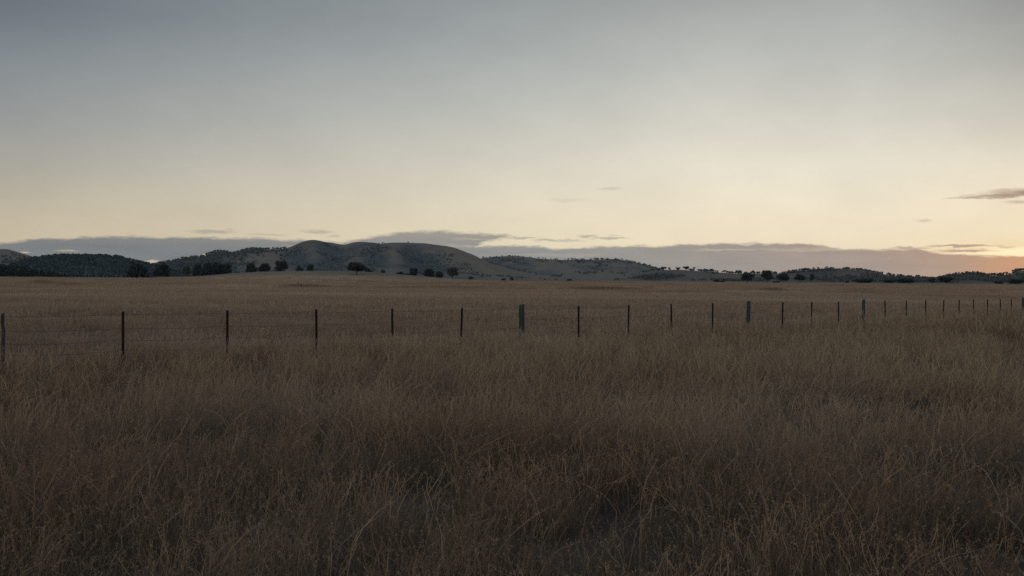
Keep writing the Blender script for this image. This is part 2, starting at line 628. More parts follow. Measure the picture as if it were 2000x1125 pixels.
rings = np.concatenate([[0.0], np.geomspace(1.5, 120, 110), np.linspace(123, 620, 170), np.linspace(630, 900, 30), np.geomspace(950, 9000, 40)])
fa = np.radians(np.linspace(-34, 34, 241))
ba = np.radians(np.linspace(34, 326, 74))[1:-1]
azs = np.concatenate([fa, ba])
RR, AA = np.meshgrid(rings, azs, indexing='ij')
gx, gy = RR * np.sin(AA), RR * np.cos(AA)
gz = ground_z(gx, gy)
gv = np.stack([gx, gy, gz], -1).reshape(-1, 3)
nr, na = RR.shape
i0 = (np.arange(nr - 1)[:, None] * na + np.arange(na)[None, :])
i1 = (np.arange(nr - 1)[:, None] * na + (np.arange(na)[None, :] + 1) % na)
gf = np.stack([i0, i1, i1 + na, i0 + na], -1).reshape(-1, 4)[:, ::-1]
gf = gf[na:]
cap = np.stack([np.zeros(na, int), na + (np.arange(na) + 1) % na, na + np.arange(na)], -1)
ground = mesh_np('ground', gv, gf, M_GROUND, smooth=True, tris=cap, attr={'rank': rank_f(gx, gy).ravel()})
tag(ground, 'brown open paddock and verge ground running out to the hills', None, None, 'structure')

# ------------------------------------------------------------------ hills
HILLS = {}


def hill(name, label, depth, front, back, skyline, mat, seed, rough=0.16, wood=((0, .5), (1, .5))):
    px = np.array([p[0] for p in skyline], float)
    py = np.array([p[1] for p in skyline], float)
    a = np.array([az_el(x, y)[0] for x, y in skyline])
    e = np.array([math.tan(az_el(x, y)[1]) for x, y in skyline])
    n = 380
    aa = np.linspace(a[0], a[-1], n)
    hh = np.interp(aa, a, e) * depth + EYE
    k = np.exp(-0.5 * (np.arange(-4, 5) / 1.7) ** 2)
    k /= k.sum()
    hs = np.convolve(np.pad(hh, 4, mode='edge'), k, mode='valid')
    ts = np.concatenate([np.linspace(-1, 0, 46), np.linspace(0, 1, 16)[1:]])
    A, T = np.meshgrid(aa, ts, indexing='ij')
    H = np.repeat(hs[:, None], len(ts), 1)
    D = np.where(T < 0, depth + T * front, depth + T * back)
    X, Y = D * np.sin(A), D * np.cos(A)
    prof = np.where(T < 0, 0.5 + 0.5 * np.cos(np.pi * np.clip(-T, 0, 1) ** 0.95), 0.5 + 0.5 * np.cos(np.pi * T))
    nz = vnoise(A * depth / 105.0 + 0.8 * T, T * 1.1 + 7, seed, 3) - 0.5
    amp = np.sin(np.pi * np.clip(-T, 0, 1)) * (T < 0)
    nf = vnoise(X / 45.0, Y / 45.0, seed + 5, 3) - 0.5
    Z = H * prof + H * rough * 4.0 * nz * amp + H * 0.10 * nf * amp
    Z = Z - 3.0 * sstep(0.9, 1.0, np.abs(T))
    V = np.stack([X, Y, Z], -1)
    nn, m = A.shape
    q = np.arange(nn - 1)[:, None] * m + np.arange(m - 1)[None, :]
    fc = np.stack([q, q + m, q + m + 1, q + 1], -1).reshape(-1, 4)
    gully = np.clip(-nz * 2.4, -0.5, 1) * amp
    wa = np.array([az_el(x, 520)[0] for x, _ in wood])
    wd = np.interp(A, wa, [v for _, v in wood]) * (0.45 + 0.55 * sstep(0.05, 0.28, -T))
    o = mesh_np(name, V.reshape(-1, 3), fc, mat, smooth=True, attr={'gully': gully.ravel(), 'wood': wd.ravel()})
    tag(o, label, None, None, 'structure')
    HILLS[name] = dict(A=aa, T=ts, V=V, gully=gully, depth=depth, a=a, amp=amp, wood=wd)
    return o


def crest(name, px):
    h = HILLS[name]
    a = az_el(px, 520)[0]
    i = int(np.argmin(abs(h['A'] - a)))
    j = int(np.argmin(abs(h['T'])))
    return h['V'][i, j]


hill('left_hill', 'dark hill falling away at the left edge', 1900, 520, 400,
     [(-420, 520), (-300, 500), (-200, 488), (-90, 484), (0, 486.5), (15, 487), (40, 494), (60, 500), (78, 505), (110, 513), (150, 525), (190, 540)], M_HILL, 41)
hill('wooded_hill', 'low wooded hill behind the left trees', 1500, 420, 300,
     [(-60, 541), (0, 528), (40, 512), (75, 503.5), (90, 502.5), (105, 500), (125, 499), (160, 499), (190, 500), (230, 502), (250, 507), (270, 513), (290, 516.5), (310, 521), (340, 530), (370, 541)], M_HILL_LEFT, 43)
hill('main_hill', 'broad bare rounded hill in the centre', 2100, 780, 500,
     [(230, 543), (270, 526), (300, 517), (330, 511.5), (350, 506), (375, 503.5), (400, 502.5), (410, 496), (430, 493), (445, 495), (460, 497), (475, 492), (490, 489),
      (520, 489.5), (550, 490), (570, 486), (590, 479.5), (610, 475.5), (625, 474.5), (640, 475), (660, 479), (674, 482), (690, 477), (710, 474.5), (730, 475), (745, 477),
      (760, 475), (800, 475.5), (830, 476.5), (850, 480), (870, 484.5), (890, 490), (910, 497), (930, 503), (960, 515), (1000, 526), (1040, 535), (1080, 542), (1120, 551)], M_HILL, 47, 0.2,
     ((280, .85), (420, .9), (540, .65), (575, .8), (610, .75), (640, .9), (675, .5), (705, .55), (730, .8), (765, .5), (795, .75), (825, .55), (850, .4), (880, .3), (920, .38), (960, .25), (1100, .3)))
hill('far_range', 'long low range right of the main hill', 2900, 900, 500,
     [(820, 548), (860, 525), (900, 508), (940, 505), (980, 502), (1010, 501), (1050, 505), (1100, 508), (1150, 507), (1200, 506.5), (1222, 508.5), (1250, 514), (1280, 522),
      (1300, 527), (1340, 534), (1390, 544), (1430, 553)], M_HILL, 53, 0.2, ((820, .7), (980, .7), (1060, .45), (1130, .4), (1200, .35), (1400, .5)))
hill('low_ridge', 'low tree lined ridge on the right', 2000, 620, 400,
     [(1180, 552), (1230, 540), (1270, 530), (1300, 527.5), (1330, 527), (1360, 529), (1400, 532), (1440, 535), (1480, 535), (1520, 534.5), (1560, 531), (1590, 528),
      (1620, 525.5), (1650, 526), (1680, 529), (1710, 534), (1740, 539), (1780, 542.5), (1830, 545), (1880, 547), (1930, 556)], M_HILL_RIGHT, 59, 0.16, ((1180, .0), (1300, .12), (1420, .3), (1500, .5), (1560, .6), (1800, .7)))
hill('right_hills', 'dark low hills under the sunset at the right edge', 1500, 460, 300,
     [(1780, 557), (1815, 549), (1840, 543.5), (1860, 538), (1880, 536), (1900, 535.5), (1915, 537), (1930, 539.5), (1950, 539.5), (1970, 536.5), (1990, 531), (2010, 527),
      (2070, 522), (2150, 526), (2260, 540), (2350, 556)], M_HILL_RIGHT, 61)


# ------------------------------------------------------------------ trees
def leaf_cloud(lobes, n, size, seed, droop=0.3):
    """leaf clumps (small bent quads) spread over and through a set of ellipsoid lobes (cx, cy, cz, rx, ry, rz)."""
    r = np.random.default_rng(seed)
    wts = np.array([l[3] * l[5] for l in lobes])
    wts = wts / wts.sum()
    pick = r.choice(len(lobes), n, p=wts)
    L = np.array(lobes)[pick]
    d = r.normal(size=(n, 3))
    d /= np.linalg.norm(d, axis=1)[:, None]
    rad = r.random(n) ** 0.45
    rad *= 0.8 + 0.28 * r.random(n)
    c = L[:, :3] + d * L[:, 3:] * rad[:, None]
    u = r.normal(size=(n, 3))
    u /= np.linalg.norm(u, axis=1)[:, None]
    v = np.cross(u, d + 0.3 * r.normal(size=(n, 3)))
    v /= np.linalg.norm(v, axis=1)[:, None] + 1e-6
    s = size * (0.5 + 0.9 * r.random(n))[:, None]
    p0, p1, p2, p3 = c - u * s - v * s * .6, c + u * s - v * s * .6, c + u * s * .7 + v * s * .6, c - u * s * .7 + v * s * .6
    V = np.stack([p0, p1, p2, p3], 1).reshape(-1, 3)
    fc = np.arange(n * 4).reshape(-1, 4)
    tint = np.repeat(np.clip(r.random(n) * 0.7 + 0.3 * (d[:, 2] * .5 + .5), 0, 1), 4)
    return V, fc, tint


def limb(p0, p1, r0, r1, seg=5, sides=7, wob=0.05, seed=0):
    r = np.random.default_rng(seed)
    p0, p1 = np.array(p0, float), np.array(p1, float)
    V = []
    ln = np.linalg.norm(p1 - p0)
    ax = (p1 - p0) / ln
    t1 = np.cross(ax, [0.3, 0.9, 0.1])
    t1 /= np.linalg.norm(t1)
    t2 = np.cross(ax, t1)
    for k in range(seg + 1):
        t = k / seg
        c = p0 + (p1 - p0) * t + (r.normal(size=3) * wob * ln if 0 < k < seg else 0)
        rr = r0 + (r1 - r0) * t
        for q in range(sides):
            an = 2 * math.pi * q / sides
            V.append(c + (t1 * math.cos(an) + t2 * math.sin(an)) * rr)
    fs = []
    for k in range(seg):
        for q in range(sides):
            fs.append([k * sides + q, k * sides + (q + 1) % sides, (k + 1) * sides + (q + 1) % sides, (k + 1) * sides + q])
    return np.array(V), np.array(fs)


def join(parts):
    V, Fc, o = [], [], 0
    for v, f in parts:
        V.append(v)
        Fc.append(f + o)
        o += len(v)
    return np.concatenate(V), np.concatenate(Fc)


def crown_mesh(kind, seed):
    """unit tree: height 1, crown width 1."""
    r = np.random.default_rng(seed)
    lobes = []
    if kind == 'round':
        for k in range(11):
            a = r.random() * 6.28
            z = 0.32 + 0.50 * r.random()
            q = 0.36 * math.sqrt(r.random()) * math.sqrt(max(0.15, 1 - ((z - 0.55) / 0.36) ** 2))
            s = 0.14 + 0.08 * r.random()
            lobes.append((q * math.cos(a), q * math.sin(a), z, s * 1.15, s * 1.15, s))
        lobes.append((0, 0, 0.56, 0.40, 0.40, 0.36))
    elif kind == 'skirt':      # foliage almost to the ground
        for k in range(12):
            a = r.random() * 6.28
            q = 0.32 * math.sqrt(r.random())
            z = 0.16 + 0.62 * r.random()
            k2 = 1.22 - 0.95 * z
            s = 0.16 + 0.09 * r.random()
            lobes.append((q * math.cos(a) * k2, q * math.sin(a) * k2, z, s * 1.05, s * 1.05, s))
        lobes.append((0, 0, 0.42, 0.36, 0.36, 0.40))
    elif kind == 'bush':
        for k in range(10):
            a = r.random() * 6.28
            q = 0.36 * math.sqrt(r.random())
            s = 0.14 + 0.10 * r.random()
            lobes.append((q * math.cos(a), q * math.sin(a), 0.2 + 0.5 * r.random() * (1 - q), s, s, s * 1.6))
        lobes.append((0, 0, 0.35, 0.36, 0.36, 0.36))
    elif kind == 'open':       # umbrella eucalypt with gaps
        for k in range(8):
            a = r.random() * 6.28
            q = 0.34 * math.sqrt(r.random())
            s = 0.13 + 0.08 * r.random()
            lobes.append((q * math.cos(a), q * math.sin(a), 0.62 + 0.22 * r.random(), s * 1.2, s * 1.2, s * 0.8))
    n = {'round': 2400, 'skirt': 2600, 'bush': 1400, 'open': 900}[kind]
    return leaf_cloud(lobes, n, 0.036, seed + 100), lobes


def trunk_mesh(kind, lobes, seed):
    top = {'round': 0.40, 'skirt': 0.35, 'bush': 0.25, 'open': 0.6}[kind]
    parts = [limb((0, 0, -0.03), (0.02, 0.01, top), 0.040, 0.022, 5, 8, 0.03, seed)]
    for k, l in enumerate(lobes[:6]):
        parts.append(limb((0.015, 0.0, top * (0.7 + 0.05 * k)), (l[0] * .9, l[1] * .9, l[2]), 0.017, 0.006, 3, 5, 0.05, seed + k))
    return join(parts)


TREE_DATA = {}
KINDS = ['round', 'skirt', 'bush', 'open']
for kd in KINDS:
    for vr in range(3):
        (cv_, cf_, ct_), lob = crown_mesh(kd, 200 + vr * 31 + KINDS.index(kd) * 7)
        TREE_DATA[kd, vr] = ((cv_, cf_, ct_), trunk_mesh(kd, lob, 5 + vr))

MESH_CACHE = {}


def tree(px, wpx, hpx, depth, kind, label, cat='tree', name='eucalyptus_tree', group='trees along the far edge of the paddock', pale=False, base_y=None, lift=0.0):
    d = az_el(px, 540)[0]
    x, y = depth * math.sin(d), depth * math.cos(d)
    z = float(ground_z(x, y)) + lift
    wm, hm = 1.14 * wpx / F * depth, hpx / F * depth
    if base_y is not None:       # keep the top where it is seen; the foot stands on the ground
        zt = at(px, base_y - hpx, depth)[2]
        hm = max(0.6 * hm, zt - z)
    root = empty(name, (x, y, z))
    tag(root, label, cat, group)
    vr = random.randrange(3)
    key = (kind, vr, pale)
    if key not in MESH_CACHE:
        (cv_, cf_, ct_), (tv, tf) = TREE_DATA[kind, vr]
        c = mesh_np('crown', cv_, cf_, M_LEAF_PALE if pale else M_LEAF, attr={'tint': ct_})
        t = mesh_np('trunk', tv, tf, M_BARK, smooth=True)
        MESH_CACHE[key] = (c.data, t.data)
    else:
        c = bpy.data.objects.new('crown', MESH_CACHE[key][0])
        t = bpy.data.objects.new('trunk', MESH_CACHE[key][1])
        COL.objects.link(c)
        COL.objects.link(t)
    c.parent = root
    t.parent = root
    root.scale = (wm, wm * random.uniform(0.85, 1.1), hm)
    root.rotation_euler[2] = random.random() * 6.28
    return root


TREES = [
    # px, base y, width, height, depth, kind, pale, label
    (268, 540, 42, 28, 640, 'skirt', 0, 'broad dark tree, first big one right of the left woodland'),
    (317, 539, 35, 26, 650, 'skirt', 0, 'round dark tree just right of the broadest left tree'),
    (364, 538, 17, 20, 720, 'round', 1, 'slim greyish tree at the left end of the dark clump'),
    (386, 538, 25, 25, 690, 'skirt', 0, 'dark tree second from the left in the clump of five'),
    (405, 538, 26, 27, 680, 'skirt', 0, 'tall dark tree in the middle of the clump of five'),
    (423, 536, 25, 26, 690, 'skirt', 0, 'dark tree fourth from the left in the clump of five'),
    (442, 535, 27, 22, 690, 'skirt', 0, 'wide low tree closing the dark clump on its right'),
    (490, 533, 26, 21, 700, 'skirt', 0, 'left one of two small dark trees at the knoll foot'),
    (517, 532, 25, 21, 700, 'round', 0, 'right one of two small dark trees at the knoll foot'),
    (549, 530, 28, 22, 690, 'round', 0, 'rounded tree with short trunk on the left of the knoll'),
    (585, 529, 19, 13, 690, 'skirt', 0, 'small squat tree, left of the pair on the knoll crest'),
    (606, 529, 18, 14, 690, 'skirt', 0, 'small pointed tree, right of the pair on the knoll crest'),
    (697, 537, 36, 28, 500, 'round', 0, 'big round tree on a clear trunk in front of the knoll'),
    (808, 541, 22, 19, 640, 'skirt', 0, 'left dark tree of three below the main hill'),
    (838, 543, 26, 20, 650, 'skirt', 0, 'widest dark tree, middle of three below the main hill'),
    (858, 544, 19, 15, 650, 'skirt', 0, 'smallest dark tree, right of three below the main hill'),
    (883, 542, 26, 21, 680, 'round', 1, 'pale grey round tree standing alone right of the dark three'),
    (1460, 551, 22, 21, 700, 'round', 0, 'round dark tree, leftmost of the four paddock trees on the right'),
    (1498, 552, 24, 25, 720, 'round', 0, 'tallest dark tree, second of the four right paddock trees'),
    (1530, 552, 22, 20, 690, 'round', 0, 'domed dark tree, third of the four right paddock trees'),
    (1563, 552, 20, 19, 690, 'round', 0, 'narrow footed dark tree, last of the four right paddock trees'),
    (1586, 549, 9, 15, 720, 'round', 0, 'thin upright tree just right of the four paddock trees'),
    (1820, 557, 12, 16, 720, 'round', 0, 'small dark tree standing in the gap below the sunset'),
    (1848, 557, 26, 18, 740, 'round', 0, 'dark tree at the left foot of the right edge hills'),
]
for px, by, wp, hp, dp, kd, pale, lab in TREES:
    tree(px, wp, hp, dp, kd, lab, pale=bool(pale), base_y=by)

SHRUBS = [
    (638, 529.5, 18, 6, 720, 0, 'low dark bush left of centre on the knoll skyline'),
    (660, 529.5, 16, 5, 720, 0, 'flattest bush, left of the big round knoll tree'),
    (719, 530, 16, 9, 640, 0, 'bush tucked against the right of the big round tree'),
    (747, 533, 14, 9, 640, 1, 'pale little bush alone right of the big round tree'),
    (781, 535, 17, 7, 640, 0, 'low bush left of the three dark trees'),
    (795, 538, 16, 5, 640, 0, 'creeping bush touching the left tree of three'),
    (920, 547, 11, 9, 640, 1, 'twiggy grey bush right of the pale round tree'),
    (984, 548, 11, 6, 680, 0, 'small dark bush at the foot of the main hill slope'),
    (1000, 545, 9, 6, 760, 0, 'dark bush uphill and right of the foot slope bush'),
    (1112, 550, 12, 6, 700, 0, 'dark bush at the paddock edge below the low range'),
    (1400, 551, 13, 7, 720, 0, 'grey green bush left of the four right paddock trees'),
    (1412, 551, 14, 4, 720, 1, 'flat pale bush beside the grey green one'),
    (1518, 552, 18, 5, 720, 1, 'low shrub between the second and third paddock trees'),
    (1654, 554, 8, 7, 720, 0, 'little upright bush left of the wide dark thicket'),
    (1690, 555, 40, 14, 720, 0, 'wide dark thicket in front of the low ridge'),
    (1736, 555, 28, 12, 720, 0, 'dark thicket, middle of three by the low ridge end'),
    (1765, 556, 38, 16, 730, 0, 'longest dark thicket at the end of the low ridge'),
    (1952, 558, 22, 12, 740, 0, 'brown thicket at the foot of the right edge hill'),
    (1982, 558, 34, 16, 740, 0, 'dense thicket in the right bottom corner of the hills'),
]
for px, by, wp, hp, dp, pale, lab in SHRUBS:
    tree(px, wp, hp, dp, 'bush', lab, 'bush', 'bush', 'bushes along the far edge of the paddock', bool(pale), by)

# small trees on the skylines: one mesh each
ORD = ['first', 'second', 'third', 'fourth', 'fifth', 'sixth', 'seventh', 'eighth', 'ninth', 'tenth', 'eleventh', 'twelfth', 'thirteenth', 'fourteenth',
       'fifteenth', 'sixteenth', 'seventeenth', 'eighteenth', 'nineteenth', 'twentieth']


def ordinal(i):
    if i < 20:
        return ORD[i]
    tens = ['twenty', 'thirty', 'forty', 'fifty'][(i + 1) // 10 - 2]
    u = (i + 1) % 10
    return tens + ('-' + ORD[u - 1] if u else '') if u else {'twenty': 'twentieth', 'thirty': 'thirtieth', 'forty': 'fortieth'}[tens]


SKY_MESH = []
for k in range(6):
    kd = ['round', 'open', 'round', 'round', 'open', 'round'][k]
    r = np.random.default_rng(900 + k)
    lob = []
    for q in range(7):
        a, rad = r.random() * 6.28, 0.36 * math.sqrt(r.random())
        s = 0.13 + 0.10 * r.random()
        zc = (0.50 + 0.30 * r.random()) if kd == 'open' else (0.28 + 0.50 * r.random())
        lob.append((rad * math.cos(a), rad * math.sin(a), zc, s * 1.1, s * 1.1, s))
    cvx, cfx, ctx = leaf_cloud(lob, 260, 0.075, 950 + k)
    tvx, tfx = limb((0, 0, -0.05), (0.03, 0, 0.62), 0.045, 0.03, 3, 5, 0.03, k)
    vv, ff = join([(cvx, cfx), (tvx, tfx)])
    o = mesh_np('skyline_tree', vv, ff, M_LEAF, attr={'tint': np.concatenate([ctx, np.zeros(len(tvx))])})
    SKY_MESH.append(o.data)
    bpy.data.objects.remove(o)


def skyline(hillname, phrase, group, xs, hpx=(4.5, 6.5)):
    for i, x in enumerate(xs):
        wide = 1.0
        if isinstance(x, tuple):
            x, wide = x
        p = crest(hillname, x)
        dp = math.hypot(p[0], p[1])
        hm = 0.85 * random.uniform(*hpx) / F * dp * (0.7 + 0.3 * wide) * random.choice((0.65, 0.85, 1.0, 1.1))
        wm = hm * wide * random.uniform(0.85, 1.25)
        a = az_el(x, 520)[0]
        o = bpy.data.objects.new('skyline_tree', random.choice(SKY_MESH))
        COL.objects.link(o)
        o.location = (dp * math.sin(a), dp * math.cos(a), p[2] - 0.20 * hm)
        o.scale = (wm, wm, hm)
        o.rotation_euler[2] = random.random() * 6.28
        tag(o, '%s small tree from the left %s' % (ordinal(i), phrase), 'tree', group)


skyline('wooded_hill', 'on the crest of the left wooded hill', 'trees on the crest of the wooded left hill',
        [72, 88, 98, 106, 113, 122, 129, 137, 146, 150, 161, 168, 174, 181, 190, 200, 209, 214, 226, 234, 239, 245, 254, (262, 1.4), 268, (274, 1.2), 281, 290], (4.5, 7.5))
skyline('main_hill', 'along the skyline of the main hill', 'trees along the skyline of the main hill',
        [330, 338, 348, 411, 418, 427, 438, 450, 474, 480, 490, 494, 536, 541, 622, 626, 630, 634, 674, 740, 747, 752, 784, 791, 797, 806, 874, 889, 916, 925, 933], (3.5, 5.5))
skyline('far_range', 'along the low range right of the main hill', 'trees along the low range',
        [944, 950, 957, 965, 974, 980, 987, (995, 1.2), 1001, 1007, 1012, 1022, 1035, 1039, 1052, 1060, 1065, 1076, (1085, 1.2), 1094, 1104, (1110, 1.2), 1117, 1125, 1135, 1165, 1174, (1187, 1.1), (1202, 1.3)], (4.0, 6.5))
skyline('low_ridge', 'on the low ridge on the right', 'trees on the low right ridge',
        [1273, 1277, 1286, (1296, 1.7), 1307, (1324, 1.8), (1341, 1.6), (1352, 1.6), 1364, 1375, 1380, 1386, 1391, (1400, 1.2), 1415, 1426, (1442, 1.4), (1470, 1.6), 1482,
         1492, (1502, 1.4), (1515, 1.5), 1529, 1542, (1550, 1.3), 1555, (1566, 1.4), (1576, 1.3), 1590, 1599, 1605, 1615, 1624, 1686, 1694, (1705, 1.5), 1714, (1734, 1.4), 1754, 1760, (1775, 1.3), (1793, 1.4)], (6.5, 10))
skyline('right_hills', 'on the dark hills under the sunset', 'trees on the dark right hills',
        [1842, 1848, 1854, 1860, 1868, 1874, (1880, 1.2), (1889, 1.4), 1899, 1902, 1910, 1918, 1922, 1955, 1972, (1979, 1.3), 1983, (1988, 1.5), (1993, 1.2), (1999, 1.4)], (6, 9.5))


# wooded slopes: too many trees to count, one mass per slope
def woodland(name, label, hillname, n, thresh, hpx, seed, xr=None, tr=(-0.95, -0.03), mat=None, per=14, bias=0.0):
    h = HILLS[hillname]
    r = np.random.default_rng(seed)
    A, T, Vv, G = h['A'], h['T'], h['V'], h['gully']
    a0, a1 = (A[0], A[-1]) if xr is None else (az_el(xr[0], 520)[0], az_el(xr[1], 520)[0])
    aa = r.uniform(a0, a1, n * 4)
    tt = r.uniform(tr[0], tr[1], n * 4)
    i = np.clip(np.searchsorted(A, aa), 0, len(A) - 1)
    j = np.clip(np.searchsorted(T, tt), 0, len(T) - 1)
    P = Vv[i, j].copy()
    d = np.hypot(P[:, 0], P[:, 1])
    P[:, 0] = d * np.sin(aa)
    P[:, 1] = d * np.cos(aa)
    cl = vnoise(P[:, 0] / 75.0, P[:, 1] / 75.0, seed, 3) + 0.5 * G[i, j] + bias * (-tt) + 0.5 * (h['wood'][i, j] - 0.4)
    ok = (cl > thresh + 0.12 * r.random(len(cl))) & (P[:, 2] > 0.5)
    P = P[ok][:n]
    d = d[ok][:n]
    m = len(P)
    hm = r.uniform(hpx[0], hpx[1], m) / F * d
    wm = hm * r.uniform(0.8, 1.5, m)
    u = r.normal(size=(m, per, 3))
    u /= np.linalg.norm(u, axis=2)[:, :, None]
    u *= (r.random((m, per)) ** 0.4)[:, :, None]
    c = P[:, None, :] + u * np.stack([wm * .5, wm * .5, hm * .42], -1)[:, None, :]
    c[:, :, 2] += (hm * .5)[:, None]
    e1 = r.normal(size=(m, per, 3))
    e1 /= np.linalg.norm(e1, axis=2)[:, :, None]
    e2_ = np.cross(e1, r.normal(size=(m, per, 3)))
    e2_ /= np.linalg.norm(e2_, axis=2)[:, :, None]
    s = (hm * 0.24)[:, None, None]
    V = np.stack([c - e1 * s, c + e2_ * s, c + e1 * s, c - e2_ * s], 2).reshape(-1, 3)
    tint = np.repeat(np.clip(r.random(m)[:, None] * .6 + .4 * r.random((m, per)), 0, 1).ravel(), 4)
    o = mesh_np(name, V, np.arange(len(V)).reshape(-1, 4), mat or M_LEAF, attr={'tint': tint})
    tag(o, label, 'woodland', None, 'stuff')
    return o


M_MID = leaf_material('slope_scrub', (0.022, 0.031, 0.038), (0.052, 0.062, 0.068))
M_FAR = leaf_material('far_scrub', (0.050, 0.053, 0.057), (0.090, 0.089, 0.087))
M_WARM = leaf_material('ridge_scrub', (0.046, 0.044, 0.042), (0.092, 0.084, 0.077))
woodland('hillside_woodland', 'bushland covering the low wooded hill behind the left trees', 'wooded_hill', 2600, 0.34, (3.2, 5.5), 71, bias=0.1, mat=M_MID)
woodland('hillside_woodland', 'bushland on the slope of the hill at the left edge', 'left_hill', 1000, 0.55, (3, 5), 72, mat=M_FAR)
woodland('hillside_woodland', 'scattered bushland in the gullies of the main hill', 'main_hill', 2600, 0.60, (1.8, 3.6), 73, mat=M_FAR, tr=(-0.95, -0.16))
woodland('hillside_woodland', 'denser bushland on the left shoulder of the main hill', 'main_hill', 1400, 0.44, (2.6, 4.8), 74, xr=(290, 560), mat=M_FAR)
woodland('hillside_woodland', 'scattered bushland on the low range', 'far_range', 1300, 0.58, (2.2, 4.4), 75, mat=M_FAR)
woodland('hillside_woodland', 'bushland on the low right ridge', 'low_ridge', 2000, 0.46, (3, 5.5), 76, mat=M_WARM)
woodland('hillside_woodland', 'bushland on the dark hills under the sunset', 'right_hills', 1200, 0.38, (3.5, 6.5), 77, mat=M_WARM)


def treeline(name, label, x0, x1, depth, hfun, n, seed):
    r = np.random.default_rng(seed)
    xs = r.uniform(x0, x1, n)
    aa = np.array([az_el(x, 540)[0] for x in xs])
    dd = depth + r.uniform(0, 120, n)
    hp = hfun(xs) * r.uniform(0.72, 1.08, n)
    V, T, N = [], [], 0
    for k in range(n):
        x, y = dd[k] * math.sin(aa[k]), dd[k] * math.cos(aa[k])
        z = float(ground_z(x, y))
        hm = hp[k] / F * dd[k]
        wm = hm * r.uniform(0.6, 0.95)
        (cv_, cf_, ct_), _t = TREE_DATA['skirt', k % 3]
        sel = r.choice(len(cf_), 420, replace=False)
        vv = cv_.reshape(-1, 4, 3)[sel].reshape(-1, 3) * np.array([wm, wm, hm])
        vv = vv + (vv - np.repeat(vv.reshape(-1, 4, 3).mean(1), 4, 0)) * 0.9
        V.append(vv + np.array([x, y, z]))
        T.append(ct_.reshape(-1, 4)[sel].ravel())
    V = np.concatenate(V)
    o = mesh_np(name, V, np.arange(len(V)).reshape(-1, 4), M_LEAF, attr={'tint': np.concatenate(T)})
    tag(o, label, 'woodland', None, 'stuff')


treeline('woodland', 'dark belt of woodland at the left end of the paddock', -170, 122, 720,
         lambda x: np.interp(x, [-170, 0, 40, 70, 95, 122], [26, 25, 22, 18, 13, 8]), 130, 81)
treeline('hedge_scrub', 'thin dark scrub along the paddock edge below the wooded hill', 115, 250, 760,
         lambda x: np.interp(x, [115, 160, 250], [9, 6, 4]), 34, 82)

# ------------------------------------------------------------------ haze: the evening air
hv = np.array([(x_, y_, z_) for z_ in (-8.0, 140.0) for x_, y_ in ((-9600, -9600), (9600, -9600), (9600, 9600), (-9600, 9600))], float)
hz = Mat('evening_air')
pv = hz.n('ShaderNodeVolumePrincipled')
pv.inputs['Color'].default_value = (0.72, 0.84, 1.0, 1)
pv.inputs['Density'].default_value = 1.7e-5
pv.inputs['Anisotropy'].default_value = 0.2
hz.l(pv.outputs[0], hz.out.inputs['Volume'])
haze = mesh_np('haze', hv, np.array([(0, 3, 2, 1), (4, 5, 6, 7), (0, 1, 5, 4), (1, 2, 6, 5), (2, 3, 7, 6), (3, 0, 4, 7)]), hz.m)
tag(haze, 'thin evening haze over the paddock and hills', 'haze', None, 'stuff')

# ------------------------------------------------------------------ fence: one thing, posts and wires are its parts
POST_X = [-268, 6.5, 240.5, 444, 619, 767.5, 900, 1020, 1130.5, 1227, 1313, 1392, 1462, 1528, 1586, 1638.5, 1686, 1731, 1771, 1808, 1842, 1873, 1902, 1929, 1954, 1977, 1999, 2020, 2040]
POST_TOP_X = [0, 240, 444, 620, 767, 900, 1020, 1130, 1227, 1313, 1392, 1528, 1586, 1638, 1731, 1842, 1977, 2040]
POST_TOP_Y = [612, 608, 606, 604, 602.5, 601, 599, 597.3, 595.3, 593.6, 592, 590, 589.5, 589, 587, 586, 584, 583.4]
TIMBER = {0, 6, 11, 15, 25}       # counted from the post at the left edge of the photo


def post_depth(n):
    return (12.3 + n) * 1.634


fence_pts = []
for k, px in enumerate(POST_X):
    n = k - 1
    dep = post_depth(n)
    ty = float(np.interp(px, POST_TOP_X, POST_TOP_Y)) if px >= 0 else 616.0
    d = ray(px, ty)
    s = dep / d[1]
    p = np.array([d[0] * s, d[1] * s, EYE + d[2] * s])
    zg = float(ground_z(p[0], p[1]))
    fence_pts.append((n, p, zg))
f0 = fence_pts[6]
fence = empty('wire_fence', (f0[1][0], f0[1][1], f0[2]))
tag(fence, 'post and wire farm fence of dark steel pickets running across the dry grass', 'fence')
FO = np.array(fence.location)


def picket_geom(zb, zt, lean, seed):
    """Y section steel star picket, tapering at the top corner, with small wire notches."""
    r = np.random.default_rng(seed)
    V, Fc = [], []
    fl = 0.030
    th = 0.0045
    o = 0
    rot = r.random() * 0.5 + 0.3
    for q in range(3):
        a = rot + q * 2.0944
        dx, dy = math.cos(a), math.sin(a)
        nx, ny = -dy * th, dx * th
        for z, k in ((zb, 1.0), (zt - 0.02, 1.0), (zt, 0.72)):
            lx = lean[0] * (z - zb)
            ly = lean[1] * (z - zb)
            for (u, sg) in ((0.0, -1), (fl * k, -1), (fl * k, 1), (0.0, 1)):
                V.append((dx * u + nx * sg + lx, dy * u + ny * sg + ly, z))
        for lv in range(2):
            for e in range(4):
                A_, B_ = o + lv * 4 + e, o + lv * 4 + (e + 1) % 4
                Fc.append((A_, B_, B_ + 4, A_ + 4))
        Fc.append((o + 8, o + 9, o + 10, o + 11))
        o += 12
    return np.array(V), np.array(Fc)


